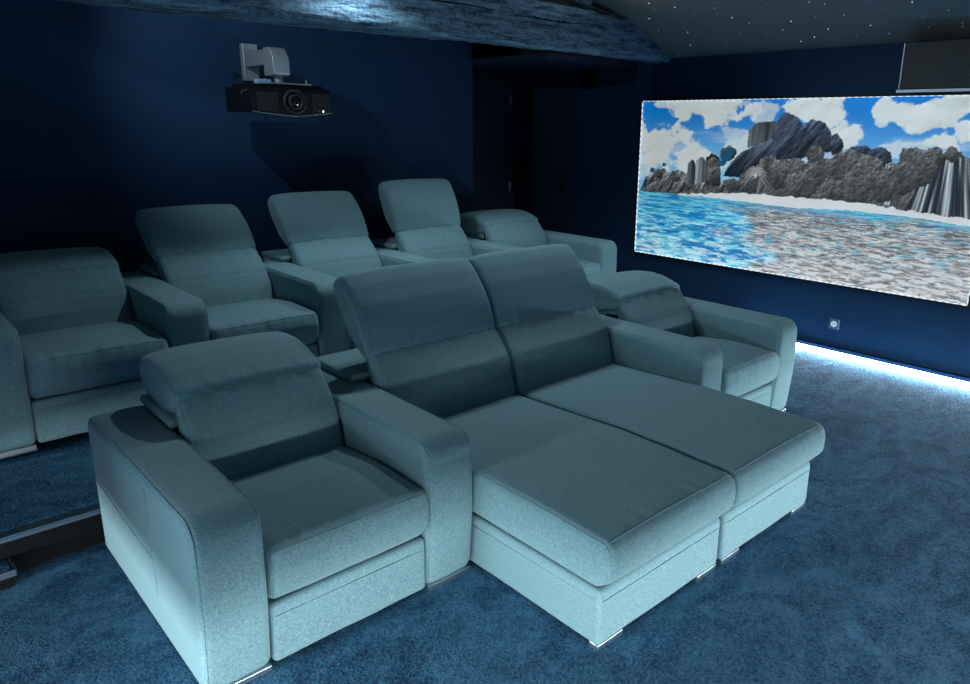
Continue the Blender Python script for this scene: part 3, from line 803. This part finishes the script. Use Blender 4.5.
    m2, _ = pad(cap, wl, wr, 0.012, 0.03); mb.add(m2.v, m2.f, True)
    mb.build('back_shell', FAB, parent).location = (x0, 0, 0)
    if chaise:
        for xa in (0.02, s - 0.15):
            MB().box(xa, xa + 0.13, yf + 0.018, yf + 0.06, 0.012, 0.048, 0.002).build('foot', CHROME, parent).location = (x0, 0, 0)
        for xa in (0.03, s - 0.11):
            MB().box(xa, xa + 0.08, 0.95, 1.0, 0.012, 0.05, 0.002).build('foot', CHROME, parent).location = (x0, 0, 0)


X0 = 0.0
# front row: armchair, two chaise seats, armchair
a1 = empty('recliner_armchair', (0, 0, 0))
make_arm(a1, 0); make_seat(a1, A_W, S_F, head=7.0, wings=(0.025, 0), hinge=(0.735, 0.757)); make_arm(a1, A_W + S_F)
tag(a1, 'nearest teal recliner armchair at the left end of the front row, headrest folded back', 'armchair', 'armchairs at the ends of the front row')
X3 = 2 * A_W + S_F
c1 = empty('chaise_seat', (X3, 0, 0)); make_seat(c1, 0, C_W, True, 54, wings=(0.085, 0))
tag(c1, 'left half of the teal double chaise, beside the nearest armchair, headrest raised', 'chaise longue', 'chaise seats in the middle of the front row')
c2 = empty('chaise_seat', (X3 + C_W, 0, 0)); make_seat(c2, 0, C_W, True, 54, wings=(0, 0))
tag(c2, 'right half of the teal double chaise, nearer the lit mural, headrest raised', 'chaise longue', 'chaise seats in the middle of the front row')
X5 = X3 + 2 * C_W
a2 = empty('recliner_armchair', (X5, 0, 0))
make_arm(a2, 0); make_seat(a2, A_W, S_F, head=3.0, wings=(0, 0), hinge=(0.725, 0.748)); make_arm(a2, A_W + S_F)
tag(a2, 'teal recliner armchair at the right end of the front row, between chaise and mural wall', 'armchair', 'armchairs at the ends of the front row')

# back row: five seats sharing armrests
XB = -0.0563 - A_W; YBK = 1.9046
specs = [(4.0, 0.0, (0.735, 0.745)), (40.0, 0.055, (0.735, 0.750)), (50.0, 0.04, (0.735, 0.755)), (64.0, 0.02, (0.735, 0.768)), (4.0, 0.0, (0.735, 0.755))]
labs = ['leftmost armchair of the raised back row, headrest folded back, cut by the picture edge',
        'second seat from the left in the raised back row, headrest raised and tilted far back',
        'middle seat of the raised back row, below the projector, headrest raised',
        'fourth seat of the raised back row, headrest standing most upright of all',
        'rightmost seat of the raised back row, nearest the doors, headrest folded back']
for k, (hd_, ln, hg) in enumerate(specs):
    px = XB + k * (A_W + S_B)
    r_ = empty('recliner_armchair', (px, YBK, ZP))
    if k == 0: make_arm(r_, 0)
    make_seat(r_, A_W, S_B, head=hd_, lean=ln, hinge=hg, wings=((0, 0.03, 0.07, 0.04, 0.0)[k], 0))
    make_arm(r_, A_W + S_B)
    tag(r_, labs[k], 'armchair', 'recliners in the raised back row')

# ------------------------------------------------------------------ projector
pr = empty('projector', (1.74, 2.95, 1.78))
tag(pr, 'black projector hanging from a silver bracket on the back wall', 'projector')
W2 = 0.278; D2 = 0.20; H = 0.155
# body with shallow V-shaped underside and bowed front
nx = 24; pts = []
def fr(x): return -D2 - 0.03 * (1 - (x / W2) ** 2)
def bz(x): return -0.028 * (1 - abs(x / W2)) ** 0.8 if abs(x) < W2 else 0
bm_ = MB(); cols = []
for i in range(nx + 1):
    x = -W2 + 2 * W2 * i / nx
    cols.append([(x, fr(x), bz(x)), (x, fr(x), H - 0.03), (x, fr(x) + 0.03, H), (x, D2, H), (x, D2, 0.0)])
vs = [v for c in cols for v in c]; n = 5
bm_.add(vs, [(i * n + k, (i + 1) * n + k, (i + 1) * n + (k + 1) % n, i * n + (k + 1) % n) for i in range(nx) for k in range(n)])
bm_.add(cols[0], [(0, 1, 2, 3, 4)]); bm_.add(cols[-1], [(4, 3, 2, 1, 0)])
body = bm_.build('body', BLACK, pr)
tl = MB().tube([(-W2 + 2 * W2 * i / nx, fr(-W2 + 2 * W2 * i / nx) - 0.001, bz(-W2 + 2 * W2 * i / nx) + 0.002) for i in range(nx + 1)], 0.0025, 6)
tl.build('trim_strip', ALU, pr)
MB().box(-W2 + 0.03, W2 - 0.03, -0.15, 0.17, H, H + 0.02, 0.006).build('top_cover', BLACK, pr)
for nm, xa, xb in (('vent_grille', -0.245, -0.115), ('vent_grille', 0.125, 0.262)):
    gm = MB(); k = 0
    nfin = 16
    for i in range(nfin):
        x = xa + (xb - xa) * (i + 0.5) / nfin
        gm.box(x - 0.0026, x + 0.0026, fr(x) - 0.006, fr(x) + 0.002, 0.004, H - 0.034)
    for z in (0.004, H / 2 - 0.015, H - 0.036):
        for i in range(6):
            x = xa + (xb - xa) * i / 6; x2_ = xa + (xb - xa) * (i + 1) / 6
            gm.box(x, x2_, fr((x + x2_) / 2) - 0.004, fr((x + x2_) / 2) + 0.002, z, z + 0.003)
    gm.build(nm, DARKGREY, pr)
def ring(mb, y0_, y1_, ro, ri, cx, cz_, n=40):
    vs = []
    for (y, r) in ((y0_, ro), (y0_, ri), (y1_, ri * 0.85), (y1_, ro)):
        vs += [(cx + r * math.cos(2 * math.pi * k / n), y, cz_ + r * math.sin(2 * math.pi * k / n)) for k in range(n)]
    fs = [(j * n + k, j * n + (k + 1) % n, (j + 1) % 4 * n + (k + 1) % n, (j + 1) % 4 * n + k) for j in range(4) for k in range(n)]
    mb.add(vs, fs, True)
lr = MB(); ring(lr, -0.238, -0.20, 0.080, 0.062, 0.0, 0.066)
lring = lr.build('lens_ring', DARKGREY, pr)
lb = MB(); ring(lb, -0.254, -0.20, 0.050, 0.040, 0.0, 0.066); lb.build('lens_barrel', DARKGREY, pr)
ln = MB(); seg = 24; vs = [(0, -0.249, 0.066)]
for j in (1, 2, 3):
    r = 0.041 * j / 3; yy = -0.249 + 0.010 * (j / 3) ** 2
    vs += [(r * math.cos(2 * math.pi * k / seg), yy, 0.066 + r * math.sin(2 * math.pi * k / seg)) for k in range(seg)]
fs = [(0, 1 + (k + 1) % seg, 1 + k) for k in range(seg)] + [(1 + j * seg + k, 1 + j * seg + (k + 1) % seg, 1 + (j + 1) * seg + (k + 1) % seg, 1 + (j + 1) * seg + k) for j in range(2) for k in range(seg)]
ln.add(vs, fs, True).build('lens', GLASSB, pr)
MB().box(0.200, 0.208, fr(0.204) - 0.008, fr(0.204), 0.006, 0.014).build('indicator_light', mat('indicator_glow', (1, .9, .8), .5, emit=(1, .85, .75), estr=6), pr)
MB().box(0.170, 0.176, fr(0.17) - 0.007, fr(0.17), 0.006, 0.011).build('button', ALU, pr)
# small silver marking on the side facing the camera
lg = MB()
lg.box(-W2 - 0.001, -W2, -0.06, -0.10, 0.125, 0.129).box(-W2 - 0.001, -W2, -0.105, -0.15, 0.131, 0.135).box(-W2 - 0.001, -W2, -0.055, -0.063, 0.112, 0.127)
lg.build('side_marking', ALU, pr)
# bracket
bk_ = empty('projector_bracket', (1.74, YB, 2.0))
tag(bk_, 'silver wall bracket holding the projector on the back wall', 'wall bracket')
MB().box(-0.055, 0.055, -0.05, -0.001, -0.005, 0.245, 0.006).build('wall_plate', ALU, bk_)
MB().box(-0.05, 0.045, -0.38, -0.051, 0.085, 0.185, 0.006).build('arm', ALU, bk_)
hdp_ = rpoly([(-0.53, 0.015, 0.01), (-0.53, 0.12, 0.06), (-0.475, 0.195, 0.05), (-0.381, 0.195, 0.01), (-0.381, 0.015, 0.01)], 0.01)
hm, _ = pad(hdp_, -0.06, 0.055, 0.008, 0.03); hm.build('head', ALU, bk_)
mt = MB().box(-0.16, 0.17, -0.60, -0.34, -0.043, -0.035, 0.002).tube([(0, -0.47, -0.04), (0, -0.47, 0.035)], 0.03, 16)
for xx in (-0.14, 0.15): mt.tube([(xx, -0.56, -0.04), (xx, -0.56, -0.01)], 0.006)
mt.build('mounting_plate', ALU, bk_)
cbm = MB().tube([(-0.09, -0.06, 0.02), (-0.15, -0.12, 0.045), (-0.19, -0.19, 0.03), (-0.205, -0.25, -0.01), (-0.205, -0.27, -0.045)], 0.006)
tag(cbm.build('cable', BLACK), 'black cable looping from the wall plate down to the projector', 'cable').location = (1.74, YB, 2.0)
tag(MB().box(-0.05, 0.04, -0.03, 0.03, 0, 0.028, 0.003).build('connector', mat('pale_blue_plug', (0.25, 0.38, 0.5), 0.5)), 'pale blue plug block on top of the projector, left of the bracket', 'plug').location = (1.60, 2.86, 1.956)

# ------------------------------------------------------------------ things on the mural wall
so = empty('power_socket', (WX, 0.389, 0.266)); tag(so, 'small square power socket low on the wall under the mural', 'socket')
MB().box(-0.010, -0.001, -0.041, 0.041, -0.041, 0.041, 0.003).build('cover_plate', mat('socket_grey', (0.10, 0.13, 0.15), 0.4, 0.3), so)
MB().box(-0.014, -0.0101, -0.040, -0.034, -0.038, 0.038, 0.001).build('edge_strip', ALU, so)
sk = MB(); n = 28
vs = [(-0.016, 0.024 * math.cos(2 * math.pi * k / n), 0.024 * math.sin(2 * math.pi * k / n)) for k in range(n)]
vs += [(-0.010, v[1], v[2]) for v in vs]
sk.add(vs, [tuple(range(n)), ] + [(k, k + n, (k + 1) % n + n, (k + 1) % n) for k in range(n)])
sk.build('socket_face', mat('socket_white', (0.75, 0.85, 0.9), 0.3), so)
for dy in (-0.009, 0.009):
    MB().tube([(-0.0165, dy, 0), (-0.0158, dy, 0)], 0.003, 10).build('pin_hole', BLACK, so)

ws = empty('wall_speaker', (WX, 3.03, 2.16)); tag(ws, 'small flat black speaker high on the wall between door and mural', 'speaker')
MB().box(-0.03, -0.001, -0.095, 0.095, -0.09, 0.09, 0.004).build('cabinet', BLACK, ws)
MB().box(-0.034, -0.0301, -0.088, 0.088, -0.083, 0.083, 0.001).build('grille', RISER, ws)

SILVER = mat('bright_silver_trim', (0.65, 0.72, 0.76), 0.4, 0.3)
bx = empty('wall_speaker', (4.72, -0.56, 1.97)); tag(bx, 'large black cabinet speaker with silver edge, above the mural at top right', 'speaker')
MB().box(0.01, 0.215, -0.64, 0.64, 0.0, 0.30, 0.008).build('cabinet', BLACK, bx)
MB().box(-0.005, 0.0095, -0.625, 0.622, 0.014, 0.30, 0.003).build('grille', noisy('brushed_black_front', (0.018, 0.022, 0.025), (0.035, 0.042, 0.046), 12, 0.5, 0.2, 0.002, (1, 1, 22)), bx)
MB().box(-0.010, 0.02, -0.645, 0.645, -0.008, 0.010, 0.003).build('bottom_trim', SILVER, bx)
MB().box(-0.008, 0.010, 0.626, 0.634, 0.012, 0.30, 0.002).build('side_trim', SILVER, bx)
